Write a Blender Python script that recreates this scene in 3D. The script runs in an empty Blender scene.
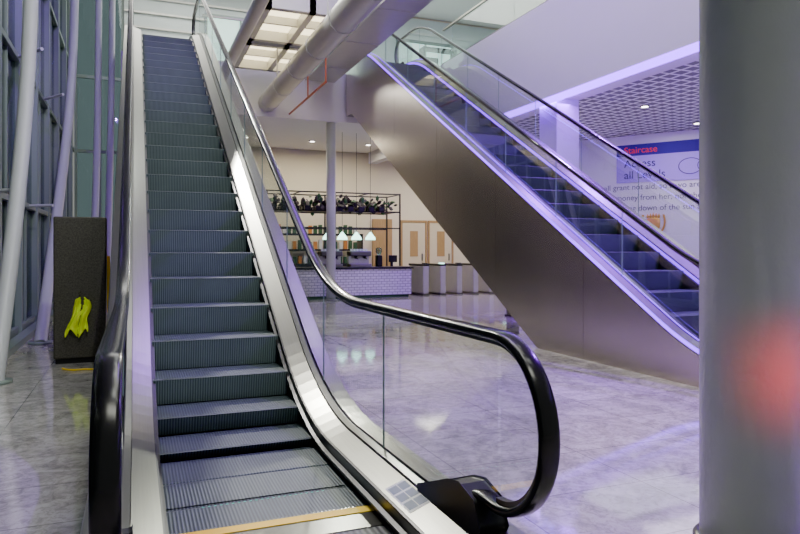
import bpy, math, random, bmesh
from math import sin, cos, pi, tan, radians
from mathutils import Vector, Matrix
random.seed(4)
scene=bpy.context.scene
# ---------------------------------------------------------------- materials
def mat(name,col,rough=.5,metal=0,em=None,es=0,noise=0,nscale=8,bump=0,bscale=60,stretch=None,spec=None):
    m=bpy.data.materials.new(name); m.use_nodes=True
    nt=m.node_tree; b=nt.nodes['Principled BSDF']
    b.inputs['Base Color'].default_value=(*col,1); b.inputs['Roughness'].default_value=rough
    b.inputs['Metallic'].default_value=metal
    if spec is not None: b.inputs['Specular IOR Level'].default_value=spec
    if em: b.inputs['Emission Color'].default_value=(*em,1); b.inputs['Emission Strength'].default_value=es
    tc=nt.nodes.new('ShaderNodeTexCoord'); mp=nt.nodes.new('ShaderNodeMapping')
    nt.links.new(tc.outputs['Object'],mp.inputs['Vector'])
    if stretch: mp.inputs['Scale'].default_value=stretch
    n=nt.nodes.new('ShaderNodeTexNoise'); n.inputs['Scale'].default_value=nscale; n.inputs['Detail'].default_value=4
    nt.links.new(mp.outputs['Vector'],n.inputs['Vector'])
    r=nt.nodes.new('ShaderNodeMix'); r.data_type='RGBA'
    k=noise if noise else .04
    r.inputs['A'].default_value=(*[c*(1-k) for c in col],1); r.inputs['B'].default_value=(*[min(1,c*(1+k)) for c in col],1)
    nt.links.new(n.outputs['Fac'],r.inputs['Factor']); nt.links.new(r.outputs['Result'],b.inputs['Base Color'])
    if bump:
        n2=nt.nodes.new('ShaderNodeTexNoise'); n2.inputs['Scale'].default_value=bscale
        nt.links.new(mp.outputs['Vector'],n2.inputs['Vector'])
        bp=nt.nodes.new('ShaderNodeBump'); bp.inputs['Strength'].default_value=bump; bp.inputs['Distance'].default_value=.01
        nt.links.new(n2.outputs['Fac'],bp.inputs['Height']); nt.links.new(bp.outputs['Normal'],b.inputs['Normal'])
    return m
def glassmat(name,tint=(.95,.98,.97),ior=1.45,gl=.26,base=0.0):
    m=bpy.data.materials.new(name); m.use_nodes=True; nt=m.node_tree
    for n in list(nt.nodes):
        if n.type!='OUTPUT_MATERIAL': nt.nodes.remove(n)
    out=[n for n in nt.nodes if n.type=='OUTPUT_MATERIAL'][0]
    t=nt.nodes.new('ShaderNodeBsdfTransparent'); t.inputs['Color'].default_value=(*tint,1)
    g=nt.nodes.new('ShaderNodeBsdfGlossy'); g.inputs['Roughness'].default_value=.02
    f=nt.nodes.new('ShaderNodeFresnel'); f.inputs['IOR'].default_value=ior
    mu=nt.nodes.new('ShaderNodeMath'); mu.operation='MULTIPLY_ADD'; mu.inputs[1].default_value=gl; mu.inputs[2].default_value=base
    mu.use_clamp=True
    nt.links.new(f.outputs[0],mu.inputs[0])
    mx=nt.nodes.new('ShaderNodeMixShader')
    nt.links.new(mu.outputs[0],mx.inputs[0]); nt.links.new(t.outputs[0],mx.inputs[1]); nt.links.new(g.outputs[0],mx.inputs[2])
    nt.links.new(mx.outputs[0],out.inputs['Surface'])
    return m
def brickmat(name,c1,c2,mortar,w,h,ms,rough,metal=0,offset=0,marble=0,vec='Object',plane='xy',rot=0):
    m=bpy.data.materials.new(name); m.use_nodes=True; nt=m.node_tree; b=nt.nodes['Principled BSDF']
    b.inputs['Metallic'].default_value=metal; b.inputs['Roughness'].default_value=rough
    tc=nt.nodes.new('ShaderNodeTexCoord'); src=tc.outputs[vec]
    if plane=='xz':
        s=nt.nodes.new('ShaderNodeSeparateXYZ'); c=nt.nodes.new('ShaderNodeCombineXYZ')
        nt.links.new(src,s.inputs[0]); nt.links.new(s.outputs['X'],c.inputs['X']); nt.links.new(s.outputs['Z'],c.inputs['Y']); src=c.outputs[0]
    if rot:
        mp=nt.nodes.new('ShaderNodeMapping'); mp.inputs['Rotation'].default_value=(0,0,rot); nt.links.new(src,mp.inputs[0]); src=mp.outputs[0]
    br=nt.nodes.new('ShaderNodeTexBrick'); br.offset=offset
    br.inputs['Scale'].default_value=1; br.inputs['Brick Width'].default_value=w; br.inputs['Row Height'].default_value=h
    br.inputs['Mortar Size'].default_value=ms; br.inputs['Color1'].default_value=(*c1,1); br.inputs['Color2'].default_value=(*c2,1); br.inputs['Mortar'].default_value=(*mortar,1)
    nt.links.new(src,br.inputs['Vector'])
    colout=br.outputs['Color']
    if marble:
        for sc,det,lo,hi,dk in ((2.6,9,.42,.56,marble),(16,8,.40,.54,marble*.9)):
            n=nt.nodes.new('ShaderNodeTexNoise'); n.inputs['Scale'].default_value=sc; n.inputs['Detail'].default_value=det; n.inputs['Roughness'].default_value=.74; n.inputs['Distortion'].default_value=.9
            nt.links.new(src,n.inputs['Vector'])
            cr=nt.nodes.new('ShaderNodeValToRGB'); cr.color_ramp.elements[0].position=lo; cr.color_ramp.elements[1].position=hi
            cr.color_ramp.elements[0].color=(1-dk,1-dk,1-dk,1); cr.color_ramp.elements[1].color=(1,1,1,1)
            nt.links.new(n.outputs['Fac'],cr.inputs[0])
            mx=nt.nodes.new('ShaderNodeMix'); mx.data_type='RGBA'; mx.blend_type='MULTIPLY'; mx.inputs['Factor'].default_value=1
            nt.links.new(colout,mx.inputs['A']); nt.links.new(cr.outputs[0],mx.inputs['B']); colout=mx.outputs['Result']
        n3=nt.nodes.new('ShaderNodeTexNoise'); n3.inputs['Scale'].default_value=1.3; n3.inputs['Detail'].default_value=3
        nt.links.new(src,n3.inputs['Vector'])
        mr=nt.nodes.new('ShaderNodeMapRange'); mr.inputs['To Min'].default_value=rough*.6; mr.inputs['To Max'].default_value=rough*1.5
        nt.links.new(n3.outputs['Fac'],mr.inputs['Value']); nt.links.new(mr.outputs[0],b.inputs['Roughness'])
        b.inputs['IOR'].default_value=1.8
    nt.links.new(colout,b.inputs['Base Color'])
    return m
def ribmat(name,c1,c2,period,rough,metal):
    m=bpy.data.materials.new(name); m.use_nodes=True; nt=m.node_tree; b=nt.nodes['Principled BSDF']
    b.inputs['Metallic'].default_value=metal; b.inputs['Roughness'].default_value=rough
    tc=nt.nodes.new('ShaderNodeTexCoord'); w=nt.nodes.new('ShaderNodeTexWave'); w.bands_direction='X'
    w.inputs['Scale'].default_value=(2*pi/20)/period; nt.links.new(tc.outputs['Object'],w.inputs['Vector'])
    mx=nt.nodes.new('ShaderNodeMix'); mx.data_type='RGBA'; mx.inputs['A'].default_value=(*c1,1); mx.inputs['B'].default_value=(*c2,1)
    nt.links.new(w.outputs['Fac'],mx.inputs['Factor'])
    n=nt.nodes.new('ShaderNodeTexNoise'); n.inputs['Scale'].default_value=3; n.inputs['Detail'].default_value=5
    nt.links.new(tc.outputs['Object'],n.inputs['Vector'])
    m2=nt.nodes.new('ShaderNodeMix'); m2.data_type='RGBA'; m2.blend_type='MULTIPLY'; m2.inputs['Factor'].default_value=.35
    nt.links.new(mx.outputs['Result'],m2.inputs['A']); nt.links.new(n.outputs['Fac'],m2.inputs['B'])
    nt.links.new(m2.outputs['Result'],b.inputs['Base Color'])
    bp=nt.nodes.new('ShaderNodeBump'); bp.inputs['Strength'].default_value=.4; bp.inputs['Distance'].default_value=.004
    nt.links.new(w.outputs['Fac'],bp.inputs['Height']); nt.links.new(bp.outputs['Normal'],b.inputs['Normal'])
    return m
M={}
M['step']=ribmat('ribbed_step_metal',(.045,.062,.066),(.115,.150,.155),.018,.5,.15)
M['riser']=ribmat('ribbed_riser_metal',(.060,.084,.088),(.19,.245,.25),.018,.5,.15)
M['nose']=mat('step_edge',(.06,.075,.08),.4,.3)
M['steel']=mat('brushed_steel',(.30,.30,.265),.28,1,noise=.12,nscale=3,stretch=(40,1,1))
M['steel_d']=mat('skirt_steel',(.18,.18,.165),.28,1,noise=.15,nscale=3,stretch=(30,1,1))
M['clad']=mat('brushed_stainless_cladding',(.54,.49,.455),.26,1,noise=.08,nscale=2,bump=.02,bscale=20)
M['rubber']=mat('handrail_rubber',(.008,.008,.009),.2,0)
M['black']=mat('black_plastic',(.012,.012,.013),.35)
M['glass']=glassmat('clear_glass')
M['gedge']=mat('glass_edge_green',(.30,.42,.38),.2)
M['winglass']=glassmat('window_glass',(.60,.72,.74),1.45,.9,.02)
M['yellow']=mat('yellow_paint',(.95,.66,.02),.5)
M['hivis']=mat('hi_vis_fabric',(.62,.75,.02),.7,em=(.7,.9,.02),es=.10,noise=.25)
M['floor']=brickmat('marble_tiles',(.60,.57,.53),(.50,.48,.45),(.26,.24,.23),.9,.6,.004,.060,marble=.34)
M['white']=mat('white_plaster',(.80,.79,.77),.6,noise=.03,nscale=2)
M['cream']=mat('cream_wall',(.78,.71,.56),.6,noise=.04,nscale=2)
M['fascia']=mat('fascia_white',(.70,.69,.73),.4,noise=.03,nscale=2)
M['teal']=mat('upper_wall_paint',(.66,.74,.72),.4,noise=.1,nscale=1)
M['grid']=brickmat('lattice_ceiling',(.15,.14,.17),(.18,.17,.20),(.90,.89,.92),.26,.26,.032,.5)
M['col']=mat('painted_column',(.36,.41,.37),.26,0,noise=.06,nscale=6,bump=.25,bscale=25)
M['tube']=mat('white_tube_paint',(.52,.54,.55),.35,noise=.04)
M['frame']=mat('window_frame_paint',(.22,.28,.26),.4)
M['duct']=mat('galvanised_duct',(.54,.54,.50),.33,.4,noise=.08,nscale=5)
M['panel']=mat('luminaire_panel',(1,.95,.8),.5,em=(1,.86,.55),es=3.6)
M['panel2']=mat('downlight_disc',(1,1,1),.5,em=(1,.95,.85),es=14)
M['roofpanel']=mat('added_roof_panel',(1,1,1),.5,em=(.95,1,.95),es=8)
M['led']=mat('purple_led',(.4,.1,1),.5,em=(.24,.05,1),es=8)
M['ledin']=mat('purple_led_inner',(.4,.1,1),.5,em=(.26,.05,1),es=70)
M['ledsoft']=mat('purple_led_soft',(.3,.08,1),.5,em=(.20,.03,1),es=5)
M['green']=mat('green_led',(.1,.6,.4),.5,em=(.05,.7,.45),es=.3)
M['cab']=mat('speckled_cabinet',(.085,.08,.068),.35,.3,noise=.9,nscale=70)
M['tile']=brickmat('counter_tile',(.78,.72,.85),(.70,.64,.78),(.35,.32,.40),.16,.075,.008,.25,offset=.5,plane='xz')
M['wood']=mat('door_wood',(.42,.27,.12),.4,noise=.3,nscale=4,stretch=(12,1,1))
M['greenp']=mat('leaf_green',(.04,.11,.05),.6,noise=.5,nscale=20)
M['plum']=mat('dark_plum_foliage',(.05,.04,.05),.6,noise=.6,nscale=20)
M['teallamp']=mat('lamp_glow',(.7,1,.9),.5,em=(.5,1,.8),es=5)
M['navy']=mat('sign_navy',(.022,.006,.16),.8,em=(.05,.008,.35),es=.25)
M['lilac']=mat('sign_lilac',(.40,.27,.72),.8,em=(.3,.16,.9),es=.12)
M['ink']=mat('sign_ink',(.02,.02,.12),.5)
M['greyink']=mat('grey_lettering',(.16,.16,.19),.5)
M['redink']=mat('red_lettering',(.75,.03,.03),.5,em=(1,.05,.03),es=.2)
M['gold']=mat('gold_crest',(.75,.45,.08),.35,.5)
M['facade']=brickmat('outside_facade',(.03,.035,.04),(.06,.075,.075),(.13,.14,.13),1.6,1.1,.12,.5,plane='xy')
M['paper']=mat('sticker_white',(.75,.77,.78),.5)
M['blue']=mat('sticker_blue',(.08,.12,.22),.5)
M['red']=mat('sticker_red',(.7,.05,.04),.5)
M['amber']=mat('amber_bottle',(.65,.25,.05),.3,noise=.3)
M['pipe']=mat('red_pipe',(.5,.12,.05),.4)
M['plate']=ribmat('landing_plate',(.07,.072,.072),(.16,.165,.165),.03,.5,.2)
# ---------------------------------------------------------------- mesh helpers
def mesh(name,v,f,m,parent=None,smooth=False,mats=None,mi=None):
    me=bpy.data.meshes.new(name); me.from_pydata([tuple(p) for p in v],[],f); me.update()
    ob=bpy.data.objects.new(name,me); scene.collection.objects.link(ob)
    for mm in (mats or [m]): me.materials.append(mm)
    if mi:
        for p,i in zip(me.polygons,mi): p.material_index=i
    if smooth:
        for p in me.polygons: p.use_smooth=True
    if parent: ob.parent=parent
    return ob
def empty(name,loc=(0,0,0),rz=0):
    e=bpy.data.objects.new(name,None); e.location=loc; e.rotation_euler=(0,0,rz); e.empty_display_size=.3
    scene.collection.objects.link(e); return e
def boxdata(x0,x1,y0,y1,z0,z1,o=0):
    v=[(x0,y0,z0),(x1,y0,z0),(x1,y1,z0),(x0,y1,z0),(x0,y0,z1),(x1,y0,z1),(x1,y1,z1),(x0,y1,z1)]
    f=[(0,3,2,1),(4,5,6,7),(0,1,5,4),(1,2,6,5),(2,3,7,6),(3,0,4,7)]
    return v,[tuple(i+o for i in q) for q in f]
def box(name,x0,x1,y0,y1,z0,z1,m,parent=None,bev=0):
    v,f=boxdata(x0,x1,y0,y1,z0,z1); ob=mesh(name,v,f,m,parent)
    if bev:
        b=ob.modifiers.new('bevel','BEVEL'); b.width=bev; b.segments=2
    return ob
def boxes(name,lst,m,parent=None,bev=0):
    V=[];F=[]
    for l in lst:
        v,f=boxdata(*l,o=len(V)); V+=v;F+=f
    ob=mesh(name,V,F,m,parent)
    if bev:
        b=ob.modifiers.new('bevel','BEVEL'); b.width=bev; b.segments=2
    return ob
def lathe(name,prof,m,parent=None,loc=(0,0,0),n=32):
    V=[];F=[]
    for r,z in prof:
        for i in range(n):
            a=2*pi*i/n; V.append((loc[0]+r*cos(a),loc[1]+r*sin(a),loc[2]+z))
    for j in range(len(prof)-1):
        for i in range(n):
            k=(i+1)%n; F.append((j*n+i,j*n+k,(j+1)*n+k,(j+1)*n+i))
    F.append(tuple(range(n))[::-1]); F.append(tuple((len(prof)-1)*n+i for i in range(n)))
    ob=mesh(name,V,F,m,parent,True)
    return ob
def tube(name,pts,r,m,parent=None,n=14,spline=True):
    c=bpy.data.curves.new(name,'CURVE'); c.dimensions='3D'; c.bevel_depth=r; c.bevel_resolution=4; c.use_fill_caps=True
    s=c.splines.new('NURBS' if spline else 'POLY'); s.points.add(len(pts)-1)
    for p,q in zip(s.points,pts): p.co=(*q,1)
    if spline: s.use_endpoint_u=True; s.order_u=min(4,len(pts)); s.resolution_u=10
    c.materials.append(m); ob=bpy.data.objects.new(name,c); scene.collection.objects.link(ob)
    if parent: ob.parent=parent
    return ob
def text(name,body,size,loc,m,parent=None,rot=(pi/2,0,0),ext=.004):
    c=bpy.data.curves.new(name,'FONT'); c.body=body; c.size=size; c.extrude=ext; c.materials.append(m)
    ob=bpy.data.objects.new(name,c); ob.location=loc; ob.rotation_euler=rot; scene.collection.objects.link(ob)
    if parent: ob.parent=parent
    return ob
# ---------------------------------------------------------------- escalator
S=tan(radians(30)); Y0=4.64; Y1=14.9; R=(Y1-Y0)*S; W=1.4
def low(t):
    if t<-W/2: return 0
    if t<W/2: return S*(t+W/2)**2/(2*W)
    return S*t
def prof(y):
    return low(y-Y0) if y<(Y0+Y1)/2 else R-low(Y1-y)
YC=2.22; YE=16.3; RAD=.33; HR=1.0
def ysamp(a,b,st=.12):
    n=max(1,int(math.ceil((b-a)/st))); return [a+(b-a)*i/n for i in range(n+1)]
def strip(name,sec,a,b,m,parent,closed=True,smooth=False):
    V=[];F=[];ys=ysamp(a,b);k=len(sec)
    for y in ys:
        for x,dz in sec: V.append((x,y,prof(y)+dz))
    for i in range(len(ys)-1):
        for j in range(k if closed else k-1):
            l=(j+1)%k; F.append((i*k+j,i*k+l,(i+1)*k+l,(i+1)*k+j))
    if closed:
        F.append(tuple(range(k))); F.append(tuple((len(ys)-1)*k+j for j in range(k))[::-1])
    return mesh(name,V,F,m,parent,smooth)
def under(y): return max(0,min(S*(y-Y0)-1.7,R-1.15))
G=.69    # glass centre line
OW=.82   # outer half width
def escalator(cx,leds):
    E=empty('escalator',(cx,0,0))
    V=[];F=[];MI=[]
    y=3.12
    def hh(yk): return prof(yk+.16)+.012
    prev=hh(y-.4)
    while y<15.95:
        h=hh(y); o=len(V); hp=prev
        pr=[(y+.045,hp-.004),(y+.032,hp+(h-hp)*.25),(y+.016,hp+(h-hp)*.6),(y+.004,hp+(h-hp)*.9),(y+.0,h-.006),(y+.010,h),(y+.385,h),(y+.40,h-.002)]
        for (a,b) in pr: V+= [(-.497,a,b),(.497,a,b)]
        for i in range(len(pr)-1):
            F.append((o+2*i,o+2*i+1,o+2*i+3,o+2*i+2)); MI.append([1,1,1,1,2,0,2][i])
        prev=h; y+=.4
    mesh('steps',V,F,None,E,mats=[M['step'],M['riser'],M['nose']],mi=MI)
    box('comb_plate',-.5,.5,2.95,3.13,-.01,.020,M['steel_d'],E)
    box('comb_line',-.5,.5,3.12,3.19,-.01,.024,M['yellow'],E)
    boxes('comb_teeth',[(-.49+i*.02,-.482+i*.02,3.19,3.22,.0,.018) for i in range(49)],M['steel_d'],E)
    box('landing_plate',-.5,.5,1.3,2.95,-.01,.016,M['plate'],E)
    box('upper_landing_plate',-.5,.5,15.9,YE+.1,R-.02,R+.014,M['plate'],E)
    boxes('step_gap_lights',[(-.3+i*.03,-.288+i*.03,3.500,3.506,.0125,.014) for i in range(22)],M['green'],E)
    for s in (-1,1):
        sd='l' if s<0 else 'r'
        strip('skirt_'+sd,[(s*.50,-.12),(s*.50,.13),(s*.52,.13),(s*.52,-.12)],2.1,YE,M['steel_d'],E)
        strip('skirt_brush_'+sd,[(s*.478,.055),(s*.478,.068),(s*.5,.075),(s*.5,.050)],2.6,YE-.3,M['black'],E)
        strip('skirt_bead_'+sd,[(s*.498,.128),(s*.498,.138),(s*.508,.142),(s*.508,.128)],2.1,YE,M['black'],E)
        strip('inner_deck_'+sd,[(s*.508,.13),(s*.508,.145),(s*(G-.056),.190),(s*(G-.056),.13)],2.1,YE,M['steel'],E)
        strip('glazing_bead_'+sd,[(s*(G-.053),.13),(s*(G-.053),.205),(s*(G-.016),.212),(s*(G-.016),.13)],2.1,YE,M['steel_d'],E)
        strip('inner_deck_channel_'+sd,[(s*(G-.016),.15),(s*(G-.016),.212),(s*(G-.009),.212),(s*(G-.009),.15)],2.1,YE,M['black'],E)
        strip('outer_deck_'+sd,[(s*(G+.009),.14),(s*(G+.009),.212),(s*(OW-.007),.212),(s*OW,.20),(s*OW,.14)],2.1,YE,M['steel'],E)
        if leds:
            strip('led_strip_'+sd,[(s*(OW+.002),.165),(s*(OW+.002),.209),(s*(OW+.006),.209),(s*(OW+.006),.165)] if s<0 else [(s*.497,.080),(s*.497,.125),(s*.4995,.125),(s*.4995,.080)],2.3,YE,M['ledsoft'],E)
            strip('glass_channel_led_'+sd,[(s*(G-.018),.212),(s*(G-.018),.222),(s*(G-.0065),.222),(s*(G-.0065),.212)],2.3,YE,M['ledsoft'],E)
        n=11; L=(YE-YC)/n
        V=[];F=[];JV=[];JF=[]
        for i in range(n):
            a=YC+i*L+(.003 if i else 0); b=YC+(i+1)*L-.003
            ys=ysamp(a,b); o=len(V)
            for yy in ys:
                for xx,dz in ((s*(G-.006),.15),(s*(G+.006),.15),(s*(G+.006),HR-.02),(s*(G-.006),HR-.02)): V.append((xx,yy,prof(yy)+dz))
            for q in range(len(ys)-1):
                for j in range(4):
                    l=(j+1)%4; F.append((o+q*4+j,o+q*4+l,o+q*4+4+l,o+q*4+4+j))
            F.append((o,o+1,o+2,o+3)); e=o+(len(ys)-1)*4; F.append((e+3,e+2,e+1,e))
            if i:
                yj=YC+i*L; v,f=boxdata(min(s*(G-.005),s*(G+.005)),max(s*(G-.005),s*(G+.005)),yj-.0025,yj+.0025,prof(yj)+.21,prof(yj)+HR-.035,len(JV)); JV+=v; JF+=f
        mesh('glass_panels_'+sd,V,F,M['glass'],E)
        mesh('glass_joints_'+sd,JV,JF,M['gedge'],E)
        for nm,yc,zc,d in (('newel_glass_',YC,HR-RAD,-1),('upper_newel_glass_',YE,R+HR-RAD,1)):
            pts=[(yc+d*(RAD-.02)*cos(t),zc+(RAD-.02)*sin(t)) for t in [-pi/2+pi*i/24 for i in range(25)]]
            V=[(s*(G-.006),a,b) for a,b in pts]+[(s*(G+.006),a,b) for a,b in pts]; N=25
            F=[tuple(range(N)),tuple(range(N,2*N))[::-1]]+[(i,i+1,N+i+1,N+i) for i in range(N-1)]
            mesh(nm+sd,V,F,M['glass'],E)
        P=[(YC+.5,HR-2*RAD-.12),(YC+.3,HR-2*RAD-.04),(YC+.12,HR-2*RAD)]
        P+=[(YC-RAD*cos(t),HR-RAD+RAD*sin(t)) for t in [-pi/2+pi*i/28 for i in range(29)]]
        P+=[(q,prof(q)+HR) for q in ysamp(YC+.1,YE-.05,.1)]
        P+=[(YE+RAD*cos(t),R+HR-RAD+RAD*sin(t)) for t in [pi/2-pi*i/28 for i in range(29)]]
        P+=[(YE-.2,R+HR-2*RAD)]
        sec=[]
        for i in range(16):
            t=2*pi*i/16; c0,s0=cos(t),sin(t)
            sec.append((.040*math.copysign(abs(c0)**.6,c0),.020*math.copysign(abs(s0)**.7,s0)))
        V=[];F=[];k=16
        for i,(py,pz) in enumerate(P):
            a=P[max(0,i-1)];b=P[min(len(P)-1,i+1)]; ty,tz=b[0]-a[0],b[1]-a[1]; l=math.hypot(ty,tz); ty/=l;tz/=l
            for u,v in sec: V.append((s*G+u,py-tz*v,pz+ty*v))
        for i in range(len(P)-1):
            for j in range(k):
                l=(j+1)%k; F.append((i*k+j,i*k+l,(i+1)*k+l,(i+1)*k+j))
        F.append(tuple(range(k))); F.append(tuple((len(P)-1)*k+j for j in range(k))[::-1])
        mesh('handrail_'+sd,V,F,M['rubber'],E,True)
        V=[];F=[]
        for i,(py,pz) in enumerate(P[3:]):
            i+=3; a=P[i-1];b=P[min(len(P)-1,i+1)]; ty,tz=b[0]-a[0],b[1]-a[1]; l=math.hypot(ty,tz); ty/=l;tz/=l
            for u,v in ((-.016,-.036),(.016,-.036),(.016,-.018),(-.016,-.018)): V.append((s*G+u,py-tz*v,pz+ty*v))
        n2=len(P)-3
        for i in range(n2-1):
            for j in range(4):
                l=(j+1)%4; F.append((i*4+j,i*4+l,(i+1)*4+l,(i+1)*4+j))
        mesh('handrail_guide_'+sd,V,F,M['steel_d'],E)
        pr=[(2.30,.19),(2.27,.24),(2.32,.33),(2.44,.36),(2.54,.34),(2.74,.26),(2.86,.215),(2.86,.19)]
        V=[(s*(G-.065),a,b) for a,b in pr]+[(s*(G+.065),a,b) for a,b in pr]; N=len(pr)
        F=[tuple(range(N)),tuple(range(N,2*N))[::-1]]+[(i,(i+1)%N,N+(i+1)%N,N+i) for i in range(N)]
        ob=mesh('handrail_inlet_'+sd,V,F,M['black'],E); b=ob.modifiers.new('b','BEVEL'); b.width=.015; b.segments=3
        pr=[(2.1,.0),(2.0,.02),(1.97,.09),(2.0,.17),(2.1,.205)]
        V=[(s*.50,a,b) for a,b in pr]+[(s*OW,a,b) for a,b in pr]; N=len(pr)
        F=[tuple(range(N)),tuple(range(N,2*N))[::-1]]+[(i,(i+1)%N,N+(i+1)%N,N+i) for i in range(N)]
        mesh('newel_base_'+sd,V,F,M['black'],E)
        cuts=[2.1,4.4,6.6,8.7,10.8,12.9,YE]
        V=[];F=[]
        for a,b in zip(cuts[:-1],cuts[1:]):
            ys=ysamp(a+.003,b-.003,.1); o=len(V)
            for yy in ys:
                V+= [(s*(OW-.002),yy,under(yy)),(s*(OW-.002),yy,prof(yy)+.19),(s*(OW-.017),yy,prof(yy)+.19),(s*(OW-.017),yy,under(yy))]
            for q in range(len(ys)-1):
                for j in range(4):
                    l=(j+1)%4; F.append((o+q*4+j,o+q*4+l,o+q*4+4+l,o+q*4+4+j))
            F.append((o,o+1,o+2,o+3)); e=o+(len(ys)-1)*4; F.append((e+3,e+2,e+1,e))
        mesh('side_cladding_'+sd,V,F,M['clad'],E)
    ys=ysamp(2.15,YE-.01,.1); V=[];F=[]; CW=OW-.02
    for yy in ys:
        V+=[(-CW,yy,under(yy)+.004),(CW,yy,under(yy)+.004),(CW,yy,prof(yy)+.0),(.53,yy,prof(yy)-.05),(.53,yy,prof(yy)-.42),(-.53,yy,prof(yy)-.42),(-.53,yy,prof(yy)-.05),(-CW,yy,prof(yy)+.0)]
    for yy in range(len(ys)-1):
        for j in range(8):
            l=(j+1)%8; F.append((yy*8+j,yy*8+l,yy*8+8+l,yy*8+8+j))
    for q,vv in enumerate(V):
        if vv[2]<.004: V[q]=(vv[0],vv[1],.004)
    mesh('truss_core',V,F,M['steel_d'],E)
    def slab(x0,x1,y0,y1,h):
        z=lambda x:.145+(x-.508)/(G-.056-.508)*.045+h
        return [(x0,y0,z(x0)),(x1,y0,z(x1)),(x1,y1,z(x1)),(x0,y1,z(x0))]
    mesh('pictogram_sticker',slab(.525,.625,2.72,3.04,.0015),[(0,1,2,3)],M['paper'],E)
    V=[];F=[]
    for i in range(3):
        for j in range(2):
            o=len(V); V+=slab(.532+j*.048,.575+j*.048,2.74+i*.10,2.82+i*.10,.0025); F.append((o,o+1,o+2,o+3))
    mesh('pictogram_marks',V,F,M['blue'],E)
    for j,(mm,yy) in enumerate((('red',2.62),('blue',2.76))):
        V=[(-(.57)+.03*cos(t),yy+.05*sin(t),.145+(.57-.03*cos(t)-.508)/(G-.056-.508)*.045+.002) for t in [2*pi*i/20 for i in range(20)]]
        mesh('round_sticker_%d'%j,V,[tuple(range(20))],M[mm],E)
    return E
escalator(.617,False)
escalator(5.87,True)
# ---------------------------------------------------------------- room shell
box('floor',-1.9,16.5,-3,22,-.2,0.0,M['floor'])
box('wall_back',-.30,16.5,21.5,21.8,0,9.6,M['cream'])
box('wall_upper_back',-.30,16.4,21.40,21.49,R+.01,9.5,M['teal'])
boxes('trim_upper_rails',[(-.30,7.3,21.30,21.40,R+.3+.45*i,R+.36+.45*i) for i in range(7)],M['duct'])
box('ceiling_lower',-.30,7.4,16.45,21.40,4.65,R-.005,M['white'])
box('ceiling_side',7.72,16.5,-3,21.49,4.45,R-.005,M['white'])
box('trim_fascia',7.4,7.7,-3,21.3,4.28,6.15,M['fascia'])
box('ceiling_lattice',8.35,16.4,-3,16.4,4.38,4.445,M['grid'])
box('trim_soffit',7.72,8.34,-3,16.4,4.36,4.445,M['white'])
box('ceiling_roof',-1.9,16.5,-3,22,9.6,9.8,M['white'])
Lw=8.5; ang=-radians(56.7)
d=Vector((cos(ang),sin(ang))); nrm=Vector((sin(ang),-cos(ang)))
p0=Vector((10.44,16.7)); p1=p0+d*Lw; q0=p0-nrm*.2; q1=p1-nrm*.2
mesh('wall_right',[(p0.x,p0.y,0),(p1.x,p1.y,0),(q1.x,q1.y,0),(q0.x,q0.y,0),(p0.x,p0.y,4.37),(p1.x,p1.y,4.37),(q1.x,q1.y,4.37),(q0.x,q0.y,4.37)],
     [(0,1,5,4),(1,2,6,5),(2,3,7,6),(3,0,4,7),(4,5,6,7),(0,3,2,1)],M['white'])
sg=empty('wall_sign',(p0.x,p0.y,0),ang)
box('sign_board',2.9,6.0,-.04,-.005,3.12,3.82,M['lilac'],sg)
box('sign_header',2.9,6.0,-.045,-.005,3.82,4.12,M['navy'],sg)
text('sign_heading','Staircase',.24,(3.1,-.047,3.89),M['redink'],sg)
text('sign_line_1','Access',.29,(3.1,-.043,3.52),M['ink'],sg)
text('sign_line_2','all Levels',.29,(3.1,-.043,3.22),M['ink'],sg)
for i in range(2):
    tube('sign_loop_%d'%i,[(4.75+i*.45+.28*cos(t),-.046,3.46+.2*sin(t)) for t in [2*pi*k/24 for k in range(25)]],.008,M['ink'],sg,spline=False)
tx=empty('wall_lettering',(p0.x,p0.y,0),ang)
text('line_1','So shall grant not aid, so a wo are left gross as all',.21,(2.1,-.006,2.93),M['greyink'],tx)
text('line_2','shall not money from her, nor the years condemn',.21,(2.1,-.006,2.65),M['greyink'],tx)
text('line_3','at the going down of the sun and in the morning.',.21,(2.4,-.006,2.37),M['greyink'],tx)
cr=empty('gold_crest',(p0.x,p0.y,0),ang)
def flat(o,y=-.05):
    o.scale=(1,.2,1); o.location=(0,y,0); return o
flat(lathe('shield',[(.0,0),(.12,.05),(.17,.2),(.17,.38),(.10,.42),(0,.42)],M['gold'],cr,(3.85,0,1.75),20))
for i in range(5):
    flat(lathe('crown_%d'%i,[(.025,0),(.035,.05),(.0,.16-.02*abs(i-2))],M['gold'],cr,(3.71+i*.07,0,2.16),10))
for s in (-1,1):
    tube('laurel_%d'%s,[(3.85+s*.05,-.05,1.72),(3.85+s*.28,-.05,1.8),(3.85+s*.33,-.05,2.05),(3.85+s*.25,-.05,2.25)],.025,M['gold'],cr)
box('square_pillar',7.78,8.32,11.0,11.6,0,4.355,M['fascia'],bev=.01)
L=empty('cove_light')
box('led_line',7.395,7.72,-2.8,16.3,4.262,4.279,M['led'],L)
box('led_inner_line',7.705,7.73,-2.8,16.3,4.29,4.33,M['ledin'],L)
B=empty('glass_balustrade')
boxes('glass',[(7.53,7.545,-2.8+i*1.5,-2.82+(i+1)*1.5,6.15,7.1) for i in range(12)],M['glass'],B)
box('kerb_channel',7.49,7.585,-2.8,15.7,6.15,6.23,M['steel_d'],B)
box('cap_rail',7.51,7.57,-2.8,15.7,7.1,7.14,M['steel'],B)
B=empty('glass_balustrade')
boxes('glass',[(1.55+i*1.15,2.68+i*1.15,16.52,16.535,R,R+1.05) for i in range(3)],M['glass'],B)
box('cap_rail',1.5,5.0,16.50,16.56,R+1.05,R+1.09,M['steel'],B)
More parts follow.
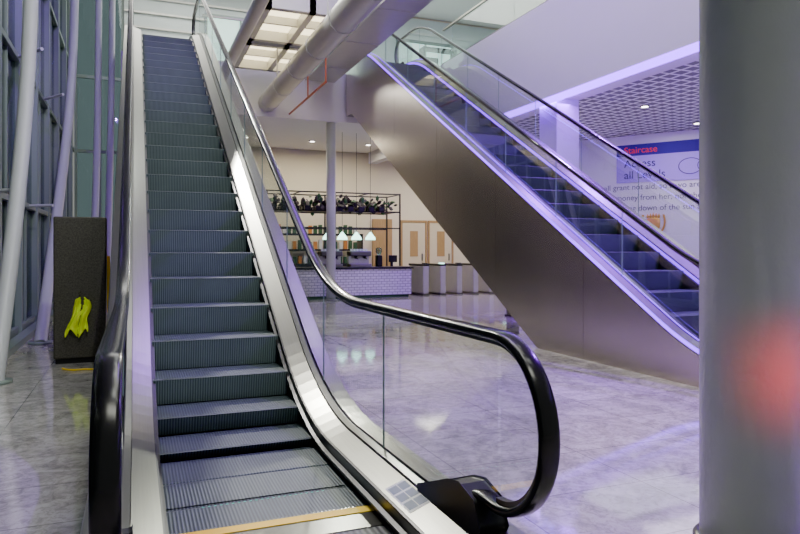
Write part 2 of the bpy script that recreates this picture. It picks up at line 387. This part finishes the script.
for i,(a,b) in enumerate([(2.0,4.2),(8.4,10.6)]):
    w=empty('window_%d'%(20+i))
    boxes('frame',[(a,b,21.2,21.29,6.0,6.08),(a,b,21.2,21.29,8.6,8.68),(a,a+.08,21.2,21.29,6,8.6),(b-.08,b,21.2,21.29,6,8.6),((a+b)/2-.03,(a+b)/2+.03,21.2,21.29,6,8.6)],M['frame'],w)
    box('lit_pane',a+.09,b-.09,21.25,21.27,6.1,8.58,mat('upper_glow%d'%i,(.6,.75,.7),.4,em=(.6,.9,.85),es=1.0),w)
for k in range(3):
    st=empty('upper_shelf_unit',(8.0+k*1.4,18+.4*k,R))
    boxes('carcass',[(0,1.1,0,.35,0,.06),(0,.05,0,.35,0,1.5),(1.05,1.1,0,.35,0,1.5),(0,1.1,0,.35,.7,.75),(0,1.1,0,.35,1.45,1.5),(.1,.5,.05,.3,.75,1.2),(.6,.95,.05,.3,.06,.5)],M['black'],st)
C=empty('round_column'); lathe('shaft',[(.213,0),(.213,9.55)],M['col'],C,(2.522,2.115,0),64); lathe('base_collar',[(.24,0),(.24,.05),(.22,.07)],M['steel_d'],C,(2.522,2.115,0),64)
C=empty('slim_column'); lathe('shaft',[(.12,0),(.12,4.64)],M['tube'],C,(4.74,16.62,0),32); lathe('base_collar',[(.17,0),(.17,.03),(.12,.05)],M['steel_d'],C,(4.74,16.62,0),32)
# ---------------------------------------------------------------- glazed walls on the left
zb=[(.16,2.02),(2.1,4.2),(4.28,6.4),(6.48,9.5)]
ylist=[-2.6,-.8,1.0,2.8,4.6,6.4,8.1,9.85,11.6,13.35,15.1,16.85,18.6,20.35]
for i,yy in enumerate(ylist):
    l=1.05 if i==len(ylist)-1 else 1.66
    w=empty('window_%d'%(i+1),(-1.7,yy,0))
    boxes('frame',[(-.06,.09,-.06,.06,0,9.55),(-.05,.05,.05,l,0,.16),(-.05,.07,.05,l,2.02,2.10),(-.05,.07,.05,l,4.2,4.28),(-.05,.07,.05,l,6.4,6.48),(-.03,.03,l/2-.02,l/2+.02,.16,9.5)],M['frame'],w)
    boxes('pane',[(-.01,0,.05,l,a,b) for a,b in zb],M['winglass'],w)
w=empty('window_15',(-1.6,21.5,0))
boxes('frame',[(-.1,1.3,-.05,.05,z,z+.09) for z in (0,2.02,4.2,6.4,9.4)]+[(x,x+.07,-.06,.06,0,9.5) for x in (-.05,.6,1.22)],M['frame'],w)
boxes('pane',[(.02,.6,-.005,.005,a,b) for a,b in zb]+[(.67,1.22,-.005,.005,a,b) for a,b in zb],M['winglass'],w)
box('baseboard_left',-1.60,-1.45,-2.6,21.4,0,.09,M['frame'])
T=[[(-1.30,7.6,0),(-1.25,8.3,1.3),(-1.2,9.1,3.2),(-1.2,9.5,5),(-1.2,9.6,9.5)],
   [(-1.25,10.6,0),(-1.25,12.6,1.8),(-1.2,14.8,4.0),(-1.2,15.8,6.2),(-1.2,16,9.5)],
   [(-.80,14.0,0),(-.75,14.9,2.0),(-.75,15.8,4.5),(-.75,16.2,7),(-.75,16.3,9.5)],
   [(-.55,14.5,0),(-.5,15.2,2.4),(-.5,16.4,5.0),(-.5,17.0,7),(-.5,17.2,9.5)]]
for i,t in enumerate(T):
    e=empty('curved_steel_strut'); tube('tube',t,[.085,.085,.07,.07][i],M['tube'],e)
    lathe('foot_plate',[(.16,0),(.16,.03)],M['frame'],e,t[0],24)
    if i<2:
        for z in (2.06,4.24):
            tube('wall_stay',[(-1.66,t[0][1]+z*.9,z),(-1.25,t[0][1]+z*.75,z)],.025,M['tube'],e,spline=False)
fo=mesh('neighbouring_building',[(0,0,0),(44,0,0),(44,18,0),(0,18,0),(0,0,-4),(44,0,-4),(44,18,-4),(0,18,-4)],[(0,1,2,3),(4,7,6,5),(0,4,5,1),(1,5,6,2),(2,6,7,3),(3,7,4,0)],M['facade'])
fo.rotation_euler=(radians(90),0,radians(90)); fo.location=(-9,-2,-.2)
box('ground_outside',-16,-1.92,-5,46,-.25,-.03,mat('pavement',(.10,.105,.10),.7,noise=.2))
# ---------------------------------------------------------------- cabinet + hi vis vest
cb=empty('information_cabinet',(-.60,8.74,0))
box('body',-.28,.28,-.16,.16,.06,1.72,M['cab'],cb,.015); box('plinth',-.26,.26,-.13,.13,0,.06,M['black'],cb)
ve=empty('hi_vis_vest',(-.60,8.72,.80))
vv=[];ff=[];nx,nz=20,24
for a in range(nz+1):
    t=a/nz
    for b in range(nx+1):
        u=b/nx*2-1; w=.115*(.62+.38*t)*(1+.12*sin(9*t))
        vv.append((u*w+.03*sin(4*t+1),-.225-.035*sin(u*9+5*t)-.015*cos(t*11),-(t*.44)-.05*abs(u)*(1-t)-.05*sin(u*5+1)*t))
for a in range(nz):
    for b in range(nx):
        if a<8 and abs(b+.5-nx/2)<3.2-a*.35: continue
        if a>3 and abs(b+.5-nx/2-(a-10)*.08)<.55 and a%9>1: continue
        i=a*(nx+1)+b; ff.append((i,i+1,i+nx+2,i+nx+1))
o=mesh('fabric',vv,ff,M['hivis'],ve,True); sm=o.modifiers.new('s','SOLIDIFY'); sm.thickness=.008
tube('hook',[(0,-.165,.02),(0,-.2,.02),(0,-.22,.05)],.006,M['steel'],ve)
ws=empty('yellow_safety_barrier',(-.36,9.6,0))
boxes('panel',[(-.05,.05,-.01,.01,.55,1.25),(-.05,.05,-.06,-.04,.5,1.15)],M['yellow'],ws); boxes('legs',[(-.05,-.03,-.02,.0,0,.6),(.03,.05,-.02,0,0,.6),(-.05,.05,-.08,.05,0,.03)],M['black'],ws)
pc=empty('power_cable'); tube('flex',[(-.75,8.2,.012),(-.65,8.0,.012),(-.5,8.15,.012),(-.4,7.95,.012),(-.3,8.2,.012)],.010,M['yellow'],pc)
# ---------------------------------------------------------------- overhead services
D=empty('air_duct')
tube('duct_body',[(3.05,3.5,4.98),(3.05,16.44,4.98)],.23,M['duct'],D,spline=False)
for y in ysamp(4,16,1.5): tube('joint',[(3.05,y,4.98),(3.05,y+.05,4.98)],.242,M['duct'],D,spline=False)
for y in (6,10,14): boxes('hanger',[(2.80,2.82,y,y+.03,5,9.55),(3.28,3.30,y,y+.03,5,9.55)],M['duct'],D)
P=empty('service_pipe'); tube('pipe',[(1.95,4,5.5),(1.95,16.4,5.5)],.12,M['duct'],P,spline=False)
P=empty('sprinkler_pipe'); tube('pipe',[(3.6,13,4.75),(3.6,16.4,4.75)],.025,M['pipe'],P,spline=False)
for y in (13,14.5): tube('dropper',[(3.6,y,4.75),(3.6,y,5.6)],.015,M['pipe'],P,spline=False)
bm=empty('boxed_steel_beam')
boxes('casing',[(4.05,4.72,6,16.4,5.70,6.45)],M['duct'],bm,.01)
boxes('flanges',[(4.0,4.77,6,16.4,5.64,5.70),(4.0,4.77,6,16.4,6.45,6.52)]+[(4.02,4.75,y,y+.05,5.62,6.54) for y in range(7,16,2)],M['duct'],bm)
for k,(x0,x1,y0,y1) in enumerate([(2.1,3.85,11.6,13.6),(2.1,3.85,13.8,15.8)]):
    e=empty('ceiling_luminaire')
    boxes('frame',[(x0,x1,y0,y0+.14,5.60,5.95),(x0,x1,y1-.14,y1,5.60,5.95),(x0,x0+.14,y0,y1,5.60,5.95),(x1-.14,x1,y0,y1,5.60,5.95),((x0+x1)/2-.06,(x0+x1)/2+.06,y0,y1,5.60,5.95),(x0,x1,(y0+y1)/2-.03,(y0+y1)/2+.03,5.65,5.9),(x0,x1,y0,y1,5.95,6.0)],M['duct'],e)
    boxes('diffuser',[(x0+.14,x1-.14,y0+.14,y1-.14,5.80,5.82)],M['panel'],e)
for x in (1.2,4.6):
    for y in (1,5,9,13):
        e=empty('added_roof_panel'); box('housing',x-.1,x+1.3,y-.1,y+1.3,9.42,9.59,M['duct'],e); box('diffuser',x,x+1.2,y,y+1.2,9.40,9.42,M['roofpanel'],e)  # out-of-view glowing panels, added to give the steps something bright to reflect
for (x,y,z) in [(3,17.6,4.65),(5,17.6,4.65),(6.8,17.6,4.65),(3,19.6,4.65),(5,19.6,4.65),(6.8,19.6,4.65),(10,11,4.38),(12.5,12,4.38),(10,8,4.38),(9.2,18.5,4.45),(11.5,18.5,4.45)]:
    e=empty('downlight'); lathe('bezel',[(.10,0),(.10,.02)],M['steel'],e,(x,y,z-.02),20); lathe('lens',[(.07,0),(.07,.006)],M['panel2'],e,(x,y,z-.027),20)
# ---------------------------------------------------------------- coffee kiosk
K=empty('coffee_counter')
box('tiled_front',3.4,7.3,17.3,17.45,.08,.80,M['tile'],K); box('tiled_end',7.15,7.3,17.45,18.1,.08,.80,M['tile'],K)
box('kick',3.45,7.25,17.36,18.05,0,.08,M['greenp'],K); box('worktop',3.35,7.36,17.24,18.12,.80,.86,M['black'],K,.01)
K=empty('back_bar'); boxes('carcass',[(3.4,7.0,20.6,21.1,0,.9),(3.4,7.0,20.7,21.2,1.3,1.36),(3.4,7.0,20.7,21.2,1.8,1.86),(3.4,3.45,20.7,21.2,.9,1.86),(6.95,7.0,20.7,21.2,.9,1.86)],M['black'],K)
for nm,mm,r_ in (('green_stock','greenp',0),('amber_stock','amber',1),('white_stock','paper',2)):
    boxes(nm,[(3.5+i*.17,3.6+i*.17,20.8,20.92,zz,zz+.2+.1*random.random()) for i in range(20) for q,zz in enumerate((.9,1.36,1.86)) if (0 if (i+q*2)%5<3 else (i+q)%2+1)==r_],M[mm],K)
K=empty('hanging_rack')
boxes('posts_rails',[(x,x+.04,y,y+.04,0,3.0) for x in (3.35,5.3,7.3) for y in (18.2,19.3)]+[(3.35,7.34,y,y+.03,z,z+.035) for y in (18.2,19.3) for z in (2.43,2.96,1.95)]+[(3.35,7.34,18.2,19.33,2.45,2.47)]+[(x,x+.03,18.2,19.33,2.96,2.99) for x in (3.35,4.3,5.3,6.3,7.3)],M['black'],K)
for nm,mm,N,sg_ in (('plum_foliage','plum',210,.09),('green_foliage','greenp',110,.10)):
    bmm=bmesh.new()
    for i in range(N):
        x=3.4+3.8*random.random(); y=18.25+1.0*random.random(); cl=int(x/.32)
        x=cl*.32+.12+random.gauss(0,.06); z=2.66+random.gauss(0,sg_)
        r=.03+.05*random.random()
        bmesh.ops.create_icosphere(bmm,subdivisions=1,radius=r,matrix=Matrix.Translation((min(max(x,3.4),7.2),y,z))@Matrix.Rotation(random.random()*3,4,'X')@Matrix.Diagonal((1,.4,1.7,1)))
    me=bpy.data.meshes.new(nm); bmm.to_mesh(me); me.materials.append(M[mm]); ob=bpy.data.objects.new(nm,me); scene.collection.objects.link(ob); ob.parent=K; bmm.free()
boxes('pots',[(3.5+i*.32,3.66+i*.32,18.3+.3*j,18.46+.3*j,2.47,2.59) for i in range(11) for j in range(3)],M['black'],K)
for i in range(4):
    e=empty('pendant_lamp',(5.0+i*.42,17.85,0)); lathe('shade',[(.15,1.62),(.14,1.68),(.05,1.80),(.02,1.84)],M['teallamp'],e,(0,0,0),20); tube('flex',[(0,0,1.84),(0,0,4.65)],.006,M['black'],e,spline=False)
for x in (4.75,5.6):
    e=empty('espresso_machine',(x,17.62,.86))
    box('base',0,.62,0,.4,0,.08,M['steel'],e,.01); box('body',0,.62,.2,.4,.08,.42,M['duct'],e,.02); box('head',0,.62,.02,.4,.30,.44,M['steel_d'],e,.02)
    for k in range(2):
        lathe('group_%d'%k,[(.04,0),(.05,.07)],M['black'],e,(.18+.27*k,.1,.23),14); tube('portafilter_%d'%k,[(.18+.27*k,.1,.24),(.18+.27*k,-.08,.22)],.014,M['black'],e,spline=False)
    boxes('cups',[(.06+.09*k,.12+.09*k,.2,.26,.44,.5) for k in range(6)],M['paper'],e)
e=empty('coffee_grinder',(6.4,17.65,.86)); box('body',0,.16,0,.2,0,.32,M['black'],e,.02); lathe('hopper',[(.04,.32),(.09,.42),(.09,.52),(.06,.54)],M['winglass'],e,(.08,.1,0),18)
e=empty('cash_register',(6.75,17.6,.86)); box('stand',.08,.14,.08,.14,0,.16,M['black'],e); box('screen',0,.26,.05,.08,.12,.32,M['black'],e,.008)
for i,x in enumerate((8.65,9.7)):
    e=empty('door_%d'%(i+1),(x,21.42,0))
    boxes('frame',[(0,.06,0,.07,0,2.3),(.94,1.0,0,.07,0,2.3),(0,1,0,.07,2.3,2.38)],M['wood'],e)
    boxes('leaf',[(.07,.93,.02,.06,0.01,2.29)],mat('door_leaf%d'%i,(.68,.60,.45),.4),e); box('vision_panel',.35,.65,.01,.02,1.1,2.0,M['wood'],e); box('handle',.8,.83,-.03,.02,.95,1.2,M['steel'],e)
box('trim_timber_panel',7.6,8.3,21.38,21.49,0,2.4,M['wood'])
for i in range(6):
    e=empty('turnstile',(7.9+i*.55,17.6,0))
    box('cabinet',-.09,.09,0,1.1,.04,.86,M['duct'],e,.03); box('top',-.10,.10,-.02,1.12,.86,.92,M['black'],e,.02); box('plinth',-.1,.1,-.01,1.11,0,.04,M['steel_d'],e)
    box('paddle',.10,.34,.5,.515,.25,.85,M['glass'],e); box('reader',-.05,.05,.02,.2,.92,.95,M['teallamp'] if i%2 else M['black'],e)
e=empty('floor_bollard',(6.98,11.4,0)); box('body',0,.2,0,.2,.03,.45,M['steel_d'],e,.02); box('foot',-.02,.22,-.02,.22,0,.03,M['black'],e)
# ---------------------------------------------------------------- lights
def area(name,loc,rot,sx,sy,e,col):
    l=bpy.data.lights.new(name,'AREA'); l.shape='RECTANGLE'; l.size=sx; l.size_y=sy; l.energy=e; l.color=col
    o=bpy.data.objects.new(name,l); o.location=loc; o.rotation_euler=rot; scene.collection.objects.link(o); return o
def spot(name,loc,tgt,e,col,ang=60,bl=.4,rad=.08):
    l=bpy.data.lights.new(name,'SPOT'); l.energy=e; l.color=col; l.spot_size=radians(ang); l.spot_blend=bl; l.shadow_soft_size=rad
    o=bpy.data.objects.new(name,l); o.location=loc; o.rotation_euler=(Vector(tgt)-Vector(loc)).to_track_quat('-Z','Y').to_euler(); scene.collection.objects.link(o)
PU=(.32,.06,1)
WH=(1,1,.88)
area('roof_light_1',(3.0,5,9.3),(0,0,0),3,8,430,WH)
area('frontal_fill',(2.0,-1.5,9.3),(0,0,0),4,2,300,WH)  # added general fill from the camera side, stands for no fixture
area('upper_light',(3,18.8,9.3),(0,0,0),7,3,330,(1,.98,.92))
area('upper_light_2',(11,18.0,9.3),(0,0,0),6,4,170,(.75,1,.93))
area('kiosk_light',(5,19.3,4.55),(0,0,0),4,2,190,(1,.90,.68))
area('gate_light',(10,18.5,4.3),(0,0,0),3,3,220,(1,.93,.78))
area('side_hall_light',(11,10.5,4.3),(0,0,0),3,5,200,(.92,.86,1))
area('cove_light_glow',(7.95,8,4.25),(0,0,0),.3,14,380,PU)
area('purple_wash',(4.2,8.5,9.2),(0,-.5,0),2,6,480,PU)
spot('purple_spot_1',(7.2,4.0,5.8),(3.8,5.0,0),3200,PU,70)
spot('purple_spot_2',(7.2,9,5.8),(3.8,8.8,0),2800,PU,70)
spot('white_spot_1',(4.6,15,5.5),(3.6,9,0),1700,(1,.97,.86),60)
spot('white_spot_2',(0.5,13,8.5),(4.2,3.2,0),3600,(1,.97,.9),34,.15,.03)
spot('step_front_fill',(.9,-1,7.0),(.6,8,2.4),1500,(.95,1,.95),50)  # added light from in front, brightens treads and risers
spot('purple_spot_3',(-.9,9,7.5),(-.9,13,4),700,(.33,.10,1),90)
spot('red_spot',(2.24,.96,.86),(2.54,2.11,.80),120,(1,.02,.012),27,1,.16)
w=bpy.data.worlds.new('world'); scene.world=w; w.use_nodes=True
bg=w.node_tree.nodes['Background']; bg.inputs[0].default_value=(.72,.75,.72,1); bg.inputs[1].default_value=.42
# ---------------------------------------------------------------- camera
cam=bpy.data.cameras.new('camera'); cam.lens=659/800*36; cam.sensor_width=36; cam.shift_y=-17/800
co=bpy.data.objects.new('camera',cam); co.location=(0,0,1.33); co.rotation_euler=(pi/2,0,-radians(21.9)); scene.collection.objects.link(co); scene.camera=co
scene.view_settings.view_transform='AgX'
try: scene.view_settings.look='AgX - Punchy'
except: pass
scene.view_settings.exposure=.55
